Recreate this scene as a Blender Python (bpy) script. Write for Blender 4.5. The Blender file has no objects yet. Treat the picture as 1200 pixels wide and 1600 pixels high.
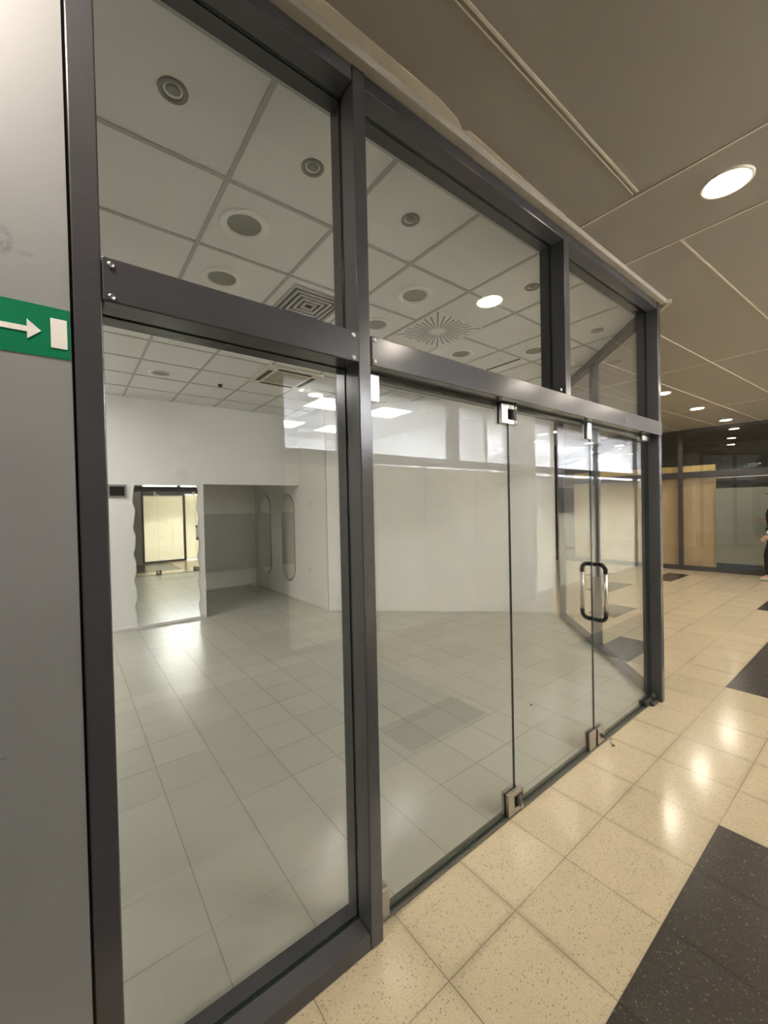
import bpy, bmesh, math, random
from mathutils import Vector, Matrix
random.seed(7)
SC = bpy.context.scene
COL = SC.collection
PI = math.pi

# ------------------------------------------------------------------ materials
class NT:
    """tiny node helper"""
    def __init__(s, name):
        s.m = bpy.data.materials.new(name); s.m.use_nodes = True
        s.t = s.m.node_tree; s.t.nodes.clear()
        s.out = s.n('ShaderNodeOutputMaterial')
    def n(s, k, **kw):
        nd = s.t.nodes.new(k)
        for a, b in kw.items(): setattr(nd, a, b)
        return nd
    def l(s, a, b): s.t.links.new(a, b)
    def val(s, x, sock):
        if hasattr(x, 'is_linked'): s.l(x, sock)
        else: sock.default_value = x
    def math(s, op, a, b=0.0, c=None):
        nd = s.n('ShaderNodeMath', operation=op)
        s.val(a, nd.inputs[0]); s.val(b, nd.inputs[1])
        if c is not None: s.val(c, nd.inputs[2])
        return nd.outputs[0]
    def mix(s, f, a, b):
        nd = s.n('ShaderNodeMix', data_type='RGBA')
        s.val(f, nd.inputs[0])
        for x, i in ((a, 6), (b, 7)):
            if hasattr(x, 'is_linked'): s.l(x, nd.inputs[i])
            else: nd.inputs[i].default_value = (*x, 1)
        return nd.outputs[2]
    def pos(s):
        tc = s.n('ShaderNodeTexCoord'); return tc.outputs['Object']
    def noise(s, scale, detail=3, vec=None, rough=.5):
        nd = s.n('ShaderNodeTexNoise'); nd.inputs['Scale'].default_value = scale
        nd.inputs['Detail'].default_value = detail; nd.inputs['Roughness'].default_value = rough
        s.l(vec or s.pos(), nd.inputs['Vector']); return nd.outputs['Fac']
    def ramp(s, f, a, b):
        nd = s.n('ShaderNodeMapRange'); s.val(f, nd.inputs[0])
        nd.inputs[1].default_value = a; nd.inputs[2].default_value = b
        return nd.outputs[0]
    def bsdf(s, col, rough=.5, metal=0, spec=.5, bump=None, bd=.1, dist=.002, **kw):
        b = s.n('ShaderNodeBsdfPrincipled')
        if hasattr(col, 'is_linked'): s.l(col, b.inputs['Base Color'])
        else: b.inputs['Base Color'].default_value = (*col, 1)
        s.val(rough, b.inputs['Roughness']); s.val(metal, b.inputs['Metallic'])
        b.inputs['Specular IOR Level'].default_value = spec
        if bump is not None:
            bn = s.n('ShaderNodeBump'); bn.inputs['Strength'].default_value = bd; bn.inputs['Distance'].default_value = dist
            s.l(bump, bn.inputs['Height']); s.l(bn.outputs[0], b.inputs['Normal'])
        s.l(b.outputs[0], s.out.inputs[0]); s.b = b
        return s.m

def plain(name, col, rough=.5, metal=0, spec=.5, var=.08, scale=6, bump=None):
    t = NT(name)
    f = t.noise(scale, 4)
    c = t.mix(f, tuple(x*(1-var) for x in col), tuple(min(1, x*(1+var)) for x in col))
    return t.bsdf(c, rough, metal, spec, bump=t.noise(bump, 2) if bump else None, bd=.08)

def emit(name, col, strength):
    t = NT(name); e = t.n('ShaderNodeEmission')
    e.inputs[0].default_value = (*col, 1); e.inputs[1].default_value = strength
    t.l(e.outputs[0], t.out.inputs[0]); return t.m

def glass(name, tint=(.974, .979, .975), f0=.043):
    t = NT(name)
    g = t.n('ShaderNodeNewGeometry')
    d = t.n('ShaderNodeVectorMath', operation='DOT_PRODUCT')
    t.l(g.outputs['Normal'], d.inputs[0]); t.l(g.outputs['Incoming'], d.inputs[1])
    c = t.math('ABSOLUTE', d.outputs['Value'])
    s5 = t.math('POWER', t.math('SUBTRACT', 1.0, c), 5.0)
    fr = t.math('MULTIPLY_ADD', s5, 1 - f0, f0)
    tr = t.n('ShaderNodeBsdfTransparent'); tr.inputs[0].default_value = (*tint, 1)
    gl = t.n('ShaderNodeBsdfGlossy'); gl.inputs['Roughness'].default_value = 0.0
    mx = t.n('ShaderNodeMixShader')
    t.l(fr, mx.inputs[0]); t.l(tr.outputs[0], mx.inputs[1]); t.l(gl.outputs[0], mx.inputs[2])
    t.l(mx.outputs[0], t.out.inputs[0]); return t.m

def film_mat(name, col, trans):
    t = NT(name)
    f = t.noise(1.1, 3)
    c = t.mix(f, tuple(x*.93 for x in col), col)
    d = t.n('ShaderNodeBsdfDiffuse'); r = t.n('ShaderNodeBsdfTranslucent')
    t.l(c, d.inputs[0]); t.l(c, r.inputs[0])
    mx = t.n('ShaderNodeMixShader'); mx.inputs[0].default_value = trans
    t.l(d.outputs[0], mx.inputs[1]); t.l(r.outputs[0], mx.inputs[2])
    t.l(mx.outputs[0], t.out.inputs[0]); return t.m

def tile_mat(name, c1, c2, px, py, ox, oy, grout, gw, rough, speck=None, spec=.5, dirt=0.0, patch=None):
    t = NT(name)
    p = t.pos(); sx = t.n('ShaderNodeSeparateXYZ'); t.l(p, sx.inputs[0])
    u = t.math('DIVIDE', t.math('SUBTRACT', sx.outputs[0], ox), px)
    v = t.math('DIVIDE', t.math('SUBTRACT', sx.outputs[1], oy), py)
    def edge(w, pitch):
        fr = t.math('FRACT', w); return t.math('MULTIPLY', t.math('MINIMUM', fr, t.math('SUBTRACT', 1.0, fr)), pitch)
    e = t.math('MINIMUM', edge(u, px), edge(v, py))
    cell = t.n('ShaderNodeCombineXYZ'); t.l(t.math('FLOOR', u), cell.inputs[0]); t.l(t.math('FLOOR', v), cell.inputs[1])
    wn = t.n('ShaderNodeTexWhiteNoise', noise_dimensions='3D'); t.l(cell.outputs[0], wn.inputs['Vector'])
    base = t.mix(t.math('MULTIPLY_ADD', wn.outputs['Value'], .6, t.math('MULTIPLY', t.noise(2.2, 5), .4)), c1, c2)
    if speck:
        for sc, lim, colr, am in speck:
            vo = t.n('ShaderNodeTexVoronoi'); vo.inputs['Scale'].default_value = sc; t.l(p, vo.inputs['Vector'])
            sepc = t.n('ShaderNodeSeparateColor'); t.l(vo.outputs['Color'], sepc.inputs[0])
            m = t.math('MULTIPLY', t.math('LESS_THAN', sepc.outputs[0], lim), t.math('LESS_THAN', vo.outputs['Distance'], .42))
            base = t.mix(t.math('MULTIPLY', m, am), base, colr)
    if dirt:
        dn = t.ramp(t.noise(3.3, 6, rough=.65), .52, .78)
        base = t.mix(t.math('MULTIPLY', dn, dirt), base, tuple(x*.45 for x in c1))
    gv = t.math('MULTIPLY_ADD', t.noise(1.7, 3), 1.5, -.15)
    gm = t.math('MULTIPLY', t.math('LESS_THAN', e, gw), t.math('MINIMUM', 1.0, gv))
    if patch:   # worn shop tiles: the joints across the room are nearly filled
        eu, ev = edge(u, px), edge(v, py)
        gm = t.math('MAXIMUM', t.math('MULTIPLY', t.math('LESS_THAN', eu, gw), .75), t.math('MULTIPLY', t.math('LESS_THAN', ev, gw), t.ramp(t.noise(.9, 2), .4, .65)))
    base = t.mix(gm, base, grout)
    # soft dirt that gathers along the joints
    soft = t.math('MULTIPLY', t.ramp(e, .03, 0.0), t.math('MULTIPLY', t.ramp(t.noise(1.6, 4), .42, .7), .18 if patch else .55))
    base = t.mix(soft, base, tuple(x*.5 for x in c1))
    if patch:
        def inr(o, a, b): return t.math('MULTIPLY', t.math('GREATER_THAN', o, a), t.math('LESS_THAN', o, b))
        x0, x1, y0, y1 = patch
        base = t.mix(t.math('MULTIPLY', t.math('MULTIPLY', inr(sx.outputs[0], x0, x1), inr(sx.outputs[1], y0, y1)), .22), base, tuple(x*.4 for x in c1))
    rg = rough
    return t.bsdf(base, rg, 0, spec, bump=t.math('GREATER_THAN', e, gw*1.2), bd=.12, dist=.001)

M = {}
def steel():
    t = NT('grey_painted_steel')
    f = t.noise(3, 4)
    mp = t.n('ShaderNodeMapping'); mp.inputs['Scale'].default_value = (.5, .5, 30); t.l(t.pos(), mp.inputs[0])
    st = t.noise(3, 5, mp.outputs[0])
    c = t.mix(f, (.066, .064, .068), (.084, .081, .085))
    c = t.mix(t.math('MULTIPLY', t.ramp(st, .6, .75), .25), c, (.13, .125, .125))
    return t.bsdf(c, t.math('MULTIPLY_ADD', f, .06, .17), 0.15, .5)
M['steel'] = steel()
M['steel_dark'] = plain('dark_gasket_steel', (.05, .05, .05), .45)
M['threshold'] = plain('worn_grey_metal', (.13, .125, .10), .4, .4, var=.25, scale=14)
M['rubber'] = plain('black_rubber', (.006, .006, .006), .6)
M['black'] = plain('glossy_black_plastic', (.006, .006, .007), .18)
M['chrome'] = plain('brushed_stainless', (.62, .6, .57), .28, 1.0, var=.04)
M['chrome_dull'] = plain('dull_stainless', (.42, .39, .35), .38, 1.0, var=.1, scale=30)
M['glass'] = glass('clear_glass')
M['glass_edge'] = plain('green_glass_edge', (.012, .03, .022), .2)
M['glass_opp'] = glass('clear_glass_across', (.98, .985, .98))
M['glass_dark'] = glass('clear_glass_far', (.95, .95, .93), .06)
M['wall_white'] = plain('white_wall_paint', (.80, .79, .765), .6, var=.03, scale=1.5, bump=60)
M['wall_alcove'] = plain('pale_grey_paint', (.86, .84, .80), .6, var=.05, scale=1.2)
def grey_panel():
    t = NT('light_grey_panel_paint')
    c = t.mix(t.noise(2, 4), (.262, .259, .256), (.285, .282, .279))
    sx = t.n('ShaderNodeSeparateXYZ'); t.l(t.pos(), sx.inputs[0])
    for x, z, rx, rz, am in ((-.100, 2.372, .018, .034, .55), (-.062, 2.355, .02, .008, .3), (-.128, 1.165, .012, .003, .8)):
        d = t.math('ADD', t.math('POWER', t.math('ABSOLUTE', t.math('DIVIDE', t.math('SUBTRACT', sx.outputs[0], x), rx)), 2.0),
                   t.math('POWER', t.math('ABSOLUTE', t.math('DIVIDE', t.math('SUBTRACT', sx.outputs[2], z), rz)), 2.0))
        k = t.math('MULTIPLY', t.ramp(d, 1.2, .3), t.ramp(t.noise(75, 4), .38, .6))
        c = t.mix(t.math('MULTIPLY', k, am), c, (.11, .10, .09))
    return t.bsdf(c, .42, 0, .5)
M['wall_grey'] = grey_panel()
M['wall_cream'] = plain('cream_wall_paint', (.74, .70, .58), .6, var=.03)
M['ceil_opp'] = plain('grey_white_tile', (.60, .60, .61), .8, var=.03)
M['wall_dim'] = plain('dim_grey_wall_paint', (.20, .19, .17), .6)
M['bright_white'] = plain('bright_white_paint', (.86, .86, .88), .7, var=.02)
M['ceil_tile'] = plain('mineral_ceiling_tile', (.74, .735, .715), .85, var=.04, scale=2, bump=220)
M['ceil_bar'] = plain('grey_ceiling_tee_bar', (.43, .425, .40), .6)
M['white_plastic'] = plain('white_fixture_plastic', (.75, .74, .7), .4)
M['ac_panel'] = plain('yellowed_white_plastic', (.66, .62, .52), .45)
M['ac_grille'] = plain('beige_grille', (.36, .32, .25), .6)
M['alcove_band'] = plain('grey_wall_band', (.62, .605, .575), .6, var=.06, scale=1.5)
M['grey_plastic'] = plain('grey_fixture', (.25, .24, .22), .5)
M['dark_grille'] = plain('dark_grille', (.05, .048, .045), .6)
M['lens'] = plain('grey_lamp_lens', (.3, .3, .26), .15, spec=.8)
M['reflector'] = plain('lamp_reflector', (.7, .7, .62), .2, .8)
M['baseboard'] = plain('white_baseboard', (.66, .65, .62), .5)
M['mirror'] = plain('silver_mirror', (.86, .88, .84), .0, 1.0, var=0)
M['mirror_edge'] = plain('mirror_edge', (.45, .47, .45), .3)
M['rim_dark'] = plain('dark_mirror_rim', (.2, .2, .19), .4)
M['green'] = plain('exit_sign_green', (.0, .185, .075), .35, var=.05)
M['sign_white'] = plain('exit_sign_white', (.86, .80, .74), .4, var=.02)
M['backing'] = plain('grey_sign_backing', (.58, .57, .56), .5)
M['trim_beige'] = plain('beige_ceiling_trim', (.40, .355, .28), .55)
M['joint_beige'] = plain('pale_beige_joint', (.62, .55, .44), .5)
M['film'] = film_mat('cream_window_film', (.86, .82, .69), .38)
M['film_store'] = film_mat('pale_store_film', (.88, .85, .74), .64)
M['film_grey'] = film_mat('frosted_grey_film', (.40, .42, .38), .25)
M['ply'] = plain('beige_hoarding_board', (.53, .40, .245), .6, var=.2, scale=1.6)
M['ply_edge'] = plain('raw_board_edge', (.80, .55, .22), .6, var=.35, scale=14)
M['blue'] = plain('dark_blue_strip', (.02, .075, .16), .5)
M['paper_grey'] = plain('grey_printed_sheet', (.42, .41, .37), .7)
M['paper_dark'] = plain('dark_printed_sheet', (.10, .10, .10), .7)
M['dark_room'] = plain('dark_room_paint', (.10, .085, .07), .7)
M['lamp'] = emit('warm_lamp_glow', (1.0, .89, .74), 155)
M['lamp_far'] = emit('warm_lamp_glow_small', (1.0, .86, .62), 300)
M['panel'] = emit('cool_panel_glow', (.97, .99, 1.0), 80)
M['lamp_opp'] = emit('cool_lamp_glow', (.98, .99, 1.0), 60)
M['fill_light'] = emit('white_fill_glow', (.98, .99, 1.0), 410)  # glow of the added troughs across the corridor
M['fill_light_store'] = emit('white_fill_glow_store', (.98, .99, 1.0), 640)
M['panel_fill'] = emit('white_fill_panel_glow', (1.0, .97, .92), 35)  # added panels that fill the shop interior with light
M['ring'] = plain('lamp_ring', (.66, .6, .5), .4)
M['skin'] = plain('skin', (.55, .32, .22), .5)
M['hair'] = plain('red_brown_hair', (.09, .025, .015), .5)
M['cloth_black'] = plain('black_cloth', (.012, .012, .013), .8)
M['cloth_white'] = plain('white_cloth', (.75, .73, .7), .8)
M['shoe'] = plain('pale_canvas', (.5, .48, .45), .7)
def perf():
    t = NT('perforated_ceiling_panel')
    p = t.pos(); sx = t.n('ShaderNodeSeparateXYZ'); t.l(p, sx.inputs[0])
    def s(o): return t.math('SINE', t.math('MULTIPLY', o, 2*PI/.0075))
    d = t.ramp(t.math('MULTIPLY', s(sx.outputs[0]), s(sx.outputs[1])), .25, .6)
    f = t.noise(.8, 3)
    c = t.mix(f, (.285, .25, .20), (.33, .29, .235))
    c = t.mix(t.math('MULTIPLY', d, .55), c, (.16, .135, .11))
    return t.bsdf(c, .55, 0, .3)
M['perf'] = perf()
M['floor_out'] = tile_mat('beige_terrazzo', (.53, .44, .295), (.61, .51, .35), .41, .41, 2.693, 1.027, (.17, .12, .08), .0022, .17,
    speck=[(240, .30, (.25, .19, .12), .55), (130, .11, (.16, .12, .08), .6), (330, .3, (.72, .63, .47), .35)], dirt=.16)
M['floor_dark'] = tile_mat('dark_terrazzo', (.052, .046, .038), (.068, .06, .05), .41, .41, 2.693, 1.027, (.03, .026, .02), .002, .22,
    speck=[(210, .20, (.15, .135, .115), .5), (120, .06, (.24, .21, .18), .5)])
M['floor_in'] = tile_mat('pale_shop_tile', (.46, .45, .385), (.52, .51, .44), .337, .337, .43, 1.77, (.27, .25, .19), .0024, .27,
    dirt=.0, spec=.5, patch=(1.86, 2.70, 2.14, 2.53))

# ------------------------------------------------------------------ geometry helpers
def new_bm(): return bmesh.new()
def bx(bm, x0, x1, y0, y1, z0, z1, bev=0, mi=0, seg=2):
    vs = [bm.verts.new((x, y, z)) for z in (z0, z1) for y in (y0, y1) for x in (x0, x1)]
    fs = [bm.faces.new([vs[i] for i in q]) for q in ((0,2,3,1),(4,5,7,6),(0,1,5,4),(2,6,7,3),(0,4,6,2),(1,3,7,5))]
    for f in fs: f.material_index = mi
    if bev:
        es = list({e for f in fs for e in f.edges})
        r = bmesh.ops.bevel(bm, geom=es, offset=bev, segments=seg, profile=.5, affect='EDGES')
        for f in r['faces']: f.material_index = mi
    return fs
def tube(bm, pts, rad, seg=14, mi=0, caps=True):
    pts = [Vector(p) for p in pts]; n = len(pts)
    rs = rad if isinstance(rad, (list, tuple)) else [rad]*n
    tg = [(pts[min(i+1, n-1)] - pts[max(i-1, 0)]).normalized() for i in range(n)]
    a = Vector((0, 0, 1)) if abs(tg[0].z) < .9 else Vector((1, 0, 0))
    u = tg[0].cross(a).normalized(); rings = []
    for i in range(n):
        u = (u - tg[i]*u.dot(tg[i])).normalized(); v = tg[i].cross(u)
        rings.append([bm.verts.new(pts[i] + (u*math.cos(2*PI*k/seg) + v*math.sin(2*PI*k/seg))*rs[i]) for k in range(seg)])
    for i in range(n-1):
        for k in range(seg):
            f = bm.faces.new((rings[i][k], rings[i][(k+1) % seg], rings[i+1][(k+1) % seg], rings[i+1][k])); f.smooth = True; f.material_index = mi
    if caps:
        for r in (rings[0][::-1], rings[-1]):
            f = bm.faces.new(r); f.material_index = mi
def lathe(bm, prof, seg=40, c=(0, 0, 0), mi=0, smooth=True):
    """prof: list of (r, z); revolves about z"""
    rings = []
    for r, z in prof:
        if r < 1e-6: rings.append([bm.verts.new((c[0], c[1], c[2]+z))])
        else: rings.append([bm.verts.new((c[0]+r*math.cos(2*PI*k/seg), c[1]+r*math.sin(2*PI*k/seg), c[2]+z)) for k in range(seg)])
    for a, b in zip(rings, rings[1:]):
        for k in range(seg):
            k2 = (k+1) % seg
            if len(a) == 1 and len(b) == 1: continue
            if len(a) == 1: f = bm.faces.new((a[0], b[k2], b[k]))
            elif len(b) == 1: f = bm.faces.new((a[k], a[k2], b[0]))
            else: f = bm.faces.new((a[k], a[k2], b[k2], b[k]))
            f.smooth = smooth; f.material_index = mi
def prism(bm, poly, h, mi=0, axis='z', base=0.0):
    """extrude polygon (list of 2D) by h along axis; axis z: (a,b,h), y: (a,h,b), x: (h,a,b)"""
    def P(a, b, c): return {'z': (a, b, c), 'y': (a, c, b), 'x': (c, a, b)}[axis]
    lo = [bm.verts.new(P(a, b, base)) for a, b in poly]; hi = [bm.verts.new(P(a, b, base+h)) for a, b in poly]
    n = len(poly); fs = [bm.faces.new(lo[::-1]), bm.faces.new(hi)]
    for i in range(n): fs.append(bm.faces.new((lo[i], lo[(i+1) % n], hi[(i+1) % n], hi[i])))
    for f in fs: f.material_index = mi
    return fs
def obj(name, bm, mats, parent=None, loc=None, rotz=0.0, kind=None, label=None):
    bmesh.ops.recalc_face_normals(bm, faces=bm.faces)
    me = bpy.data.meshes.new(name); bm.to_mesh(me); bm.free()
    for m in (mats if isinstance(mats, (list, tuple)) else [mats]): me.materials.append(M[m])
    o = bpy.data.objects.new(name, me); COL.objects.link(o)
    if parent: o.parent = parent
    if loc is not None: o.location = loc
    if rotz: o.rotation_euler = (0, 0, rotz)
    if kind: o['kind'] = kind
    if label: o['label'] = label
    return o
def tag(o, label, cat, group=None, kind=None):
    o['label'] = label; o['category'] = cat
    if group: o['group'] = group
    if kind: o['kind'] = kind
    return o
def thing(name, label, cat, loc=(0, 0, 0), rotz=0.0, group=None, kind=None):
    o = bpy.data.objects.new(name, None); COL.objects.link(o)
    o.location = loc; o.rotation_euler = (0, 0, rotz); o.empty_display_size = .1
    return tag(o, label, cat, group, kind)
def box_obj(name, mats, parent, *b, bev=0, loc=None, kind=None, label=None):
    bm = new_bm(); bx(bm, *b, bev=bev); return obj(name, bm, mats, parent, loc, kind=kind, label=label)
def pane(name, parent, x0, x1, y0, y1, z0, z1, mat='glass', label=None):
    bm = new_bm(); fs = bx(bm, x0, x1, y0, y1, z0, z1)
    thin = 1 if (y1-y0) < (x1-x0) else 0
    for f in fs:
        f.normal_update()
        f.material_index = 0 if abs(f.normal[thin]) > .9 else 1
    return obj(name, bm, [mat, 'glass_edge'], parent, label=label)
def dup(root, loc, label, rotz=None):
    r = root.copy(); COL.objects.link(r); r.location = loc; r['label'] = label
    if rotz is not None: r.rotation_euler = (0, 0, rotz)
    for ch in list(root.children):
        c = ch.copy(); COL.objects.link(c); c.parent = r
        for g in list(ch.children):
            d = g.copy(); COL.objects.link(d); d.parent = c
    return r
def skin_mesh(verts, edges, radii, sub=2, root=0):
    me = bpy.data.meshes.new('tmp'); me.from_pydata(verts, edges, [])
    o = bpy.data.objects.new('tmp', me); COL.objects.link(o)
    o.modifiers.new('s', 'SKIN'); sb = o.modifiers.new('u', 'SUBSURF'); sb.levels = sub; sb.render_levels = sub
    for i, r in enumerate(radii):
        sv = me.skin_vertices[0].data[i]; sv.radius = r if isinstance(r, tuple) else (r, r); sv.use_root = (i == root)
    dg = bpy.context.evaluated_depsgraph_get(); ev = o.evaluated_get(dg)
    me2 = bpy.data.meshes.new_from_object(ev)
    bpy.data.objects.remove(o); bpy.data.meshes.remove(me)
    bm = new_bm(); bm.from_mesh(me2); bpy.data.meshes.remove(me2)
    for f in bm.faces: f.smooth = True
    return bm

# ------------------------------------------------------------------ key dimensions (metres)
YF = 1.286           # face of the storefront frame
YG = 1.380           # its fixed glass
DEP = .086           # depth of the frame tubes
ZB, ZT = 2.284, 2.400    # transom rail
ZH = 3.352           # underside of the top rail
ZTOP = 3.412
ZC = 3.45            # corridor ceiling
ZS = 3.42            # shop ceiling
XL0, XL1 = .026, .087    # left post
XM0, XM1 = .895, .953    # middle post
XU0, XU1 = 2.446, 2.509  # upper mullion
XC0, XC1 = 3.972, 4.032  # corner post
S45 = math.sqrt(.5)

# ================================================================== THE SETTING
# corridor floor: one tile per quad, dark tiles set in stepped patches
bm = new_bm(); T = .41
dark = [(-5.2, 2.693, -1.3, .617), (4.743, 6.80, .20, 1.027), (8.43, 9.67, .6, 1.437), (10.07, 11.10, 3.077, 3.487),
        (4.333, 5.563, 1.847, 2.257), (6.383, 7.203, 2.667, 3.077), (8.023, 9.253, 3.487, 3.897), (9.66, 10.48, 4.31, 4.72),
        (3.0, 4.3, 5.0, 6.2)]
vv = {}
def gv(i, j):
    if (i, j) not in vv: vv[(i, j)] = bm.verts.new((2.693+T*i, 1.027+T*j, 0))
    return vv[(i, j)]
for i in range(-19, 35):
    for j in range(-7, 22):
        f = bm.faces.new((gv(i, j), gv(i+1, j), gv(i+1, j+1), gv(i, j+1)))
        cx, cy = 2.693+T*(i+.5), 1.027+T*(j+.5)
        f.material_index = 1 if any(a < cx < b and c < cy < d for a, b, c, d in dark) else 0
obj('floor', bm, ['floor_out', 'floor_dark'], kind='structure')

# shop floor, a few millimetres above
SHOP = [(-3.0, 1.40), (4.02, 1.40), (6.01, 3.37), (3.42, 5.95), (3.42, 9.22), (-3.0, 9.22)]
bm = new_bm(); prism(bm, SHOP, .004, base=.0005)
obj('floor_shop', bm, 'floor_in', kind='structure')

# shop ceiling: tiles, tee bars
PXC, PYC, OXC, OYC = .622, .6135, .690, 1.510
bm = new_bm(); prism(bm, [(-3.0, 1.30), (4.0, 1.30), (6.03, 3.35), (3.45, 5.95), (3.45, 9.3), (-3.0, 9.3)], .05, base=ZS)
obj('ceiling_shop', bm, 'ceil_tile', kind='structure')
bm = new_bm()
for k in range(-5, 9):
    x = OXC+PXC*k
    y1 = 9.2 if x < 3.4 else 9.35-x
    y0 = 1.4 if x < 4.0 else x-2.6
    if y1 > y0: bx(bm, x-.012, x+.012, y0, y1, ZS-.006, ZS+.002)
for k in range(0, 12):
    y = OYC+PYC*k
    x1 = 3.4 if y > 5.95 else (9.33-y if y > 3.36 else y+2.62)
    bx(bm, -3.0, x1, y-.012, y+.012, ZS-.0055, ZS+.0025)
obj('trim_1', bm, 'ceil_bar', kind='structure')

# walls of the shop
def wall(name, mat, p0, p1, z0, z1, th=.10):
    """vertical slab whose face runs p0->p1, body to the right-hand side of travel"""
    d = Vector((p1[0]-p0[0], p1[1]-p0[1])); L = d.length
    bm = new_bm(); bx(bm, 0, L, -th, 0, z0, z1)
    return obj(name, bm, mat, None, (p0[0], p0[1], 0), math.atan2(d.y, d.x), kind='structure')
YB = 6.95
wall('wall_back', 'wall_white', (1.74, YB), (-3.0, YB), 0, ZS, .12)
# bulkhead over the alcove opening
bm = new_bm(); bx(bm, 1.741, 3.418, YB, YB+.12, 2.155, ZS-.001)
obj('wall_bulkhead', bm, 'wall_white', kind='structure')
bm = new_bm(); bx(bm, 1.62, 3.42, YB+.121, 9.30, 2.30, 2.36)
obj('ceiling_alcove', bm, 'wall_alcove', kind='structure')
wall('wall_alcove_back', 'wall_alcove', (3.42, 9.22), (1.62, 9.22), 0, ZS)
wall('wall_alcove_left', 'wall_alcove', (1.74, 9.22), (1.74, YB+.121), 0, 2.3, .08)
wall('wall_right', 'wall_white', (3.42, 5.965), (3.42, 9.22), 0, ZS)
wall('wall_diagonal', 'wall_white', (5.995, 3.36), (3.42, 5.93), 0, ZS, .12)
wall('wall_left_shop', 'wall_white', (-3.0, 9.22), (-3.0, 1.40), 0, ZS)
bm = new_bm(); bx(bm, 1.76, 3.415, 9.195, 9.2199, .39, 1.64)  # slightly darker grey band across the alcove back wall
obj('trim_7', bm, 'alcove_band', kind='structure')
def skirt(name, p0, p1, h=.055):
    d = Vector((p1[0]-p0[0], p1[1]-p0[1])); L = d.length
    bm = new_bm(); bx(bm, 0, L, 0, .012, .005, h, bev=.003)
    return obj(name, bm, 'baseboard', None, (p0[0], p0[1], 0), math.atan2(d.y, d.x), kind='structure')
skirt('baseboard_back', (1.735, YB), (-2.9, YB))
skirt('baseboard_right', (3.42, 5.99), (3.42, 9.2), .04)
skirt('baseboard_diagonal', (5.97, 3.40), (3.45, 5.90), .03)
skirt('baseboard_alcove', (3.40, 9.22), (1.75, 9.22), .04)

# grey panelled wall left of the shop front
bm = new_bm(); bx(bm, -4.6, .0195, YF+.005, YF+.12, 0, ZC)
obj('wall_left', bm, 'wall_grey', kind='structure')

bm = new_bm(); bx(bm, .0196, .0256, YF+.012, YF+.118, 0, ZC-.04)
obj('trim_8', bm, 'rubber', kind='structure')
# corridor ceiling with joints
bm = new_bm()
prism(bm, [(-4.6, -1.75), (16.5, -1.75), (16.5, 9.5), (-4.6, 9.5)], .06, base=ZC+.06)
obj('ceiling', bm, 'perf', kind='structure')
bm = new_bm()
prism(bm, [(-4.6, -1.66), (14.0, -1.66), (14.0, 9.2), (9.0, 9.2), (4.10, 1.255), (-4.6, 1.255)], .03, base=ZC)
obj('ceiling_panels', bm, 'perf', kind='structure')
bm = new_bm()
def strip(p0, p1, w=.011):
    a, b = Vector(p0), Vector(p1); d = (b-a).normalized(); n = Vector((-d.y, d.x))*w/2
    poly = [tuple(q) for q in (a-n, b-n, b+n, a+n)]
    prism(bm, poly, .006, base=ZC-.005)
for y in (.925, .18, -.57, -1.3): strip((-4.6, y), (2.545, y-.012))
strip((-4.6, .945), (2.545, .936), .004)
for x, y0, y1 in ((-.60, -1.66, 1.25), (2.56, -1.66, 1.25), (3.22, -1.66, 1.25), (6.40, -1.66, 5.2), (9.55, -1.66, 9.0), (-3.75, -1.66, 1.25)): strip((x, y0), (x+.02 if x > 0 else x, y1))
def yl(k, x): return .911+.74*k-.048*(x-3.22)
for k in range(-3, 10):
    x0 = 3.23 if k < 1 else 4.3+.74*(k-1)*.64
    if k == 1: x0 = 4.45
    strip((x0, yl(k, x0)), (13.0, yl(k, 13.0)))
obj('trim_2', bm, 'joint_beige', kind='structure')
# beige cover strip along the top of the shop front
bm = new_bm()
bx(bm, -4.6, 4.085, 1.250, 1.292, ZTOP, ZC-.001, bev=.002)
obj('trim_3', bm, 'trim_beige', kind='structure')
bm = new_bm(); bx(bm, 0, 2.9, -.040, .0, ZTOP, ZC-.001, bev=.002)
obj('trim_4', bm, 'trim_beige', None, (4.085, 1.250, 0), PI/4, kind='structure')
# plaster border strip, wide at the left and ending in a step
bm = new_bm()
prism(bm, [(-4.6, 1.2495), (-4.6, 1.208), (1.29, 1.206), (1.415, 1.222), (1.478, 1.246), (1.505, 1.228), (2.40, 1.2495)], .004, base=ZC-.003)
obj('trim_5', bm, 'joint_beige', kind='structure')

# ends of the corridor
wall('wall_corridor_end', 'wall_dim', (-4.6, 1.30), (-4.6, -1.75), 0, ZC+.1)
wall('wall_hall_back', 'wall_cream', (13.5, 9.2), (-3.0, 9.34), 0, ZC+.1)
wall('wall_hall_side', 'wall_cream', (16.3, -1.7), (16.3, 9.2), 0, ZC+.1)
YO = -1.63
bm = new_bm(); bx(bm, -4.6, 1.93, YO-.10, YO, 0, ZC+.1)
obj('wall_opposite', bm, 'wall_dim', kind='structure')
bm = new_bm(); bx(bm, 14.01, 16.4, YO-.10, YO, 0, ZC+.1)
obj('wall_opposite_far', bm, 'wall_cream', kind='structure')

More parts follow.
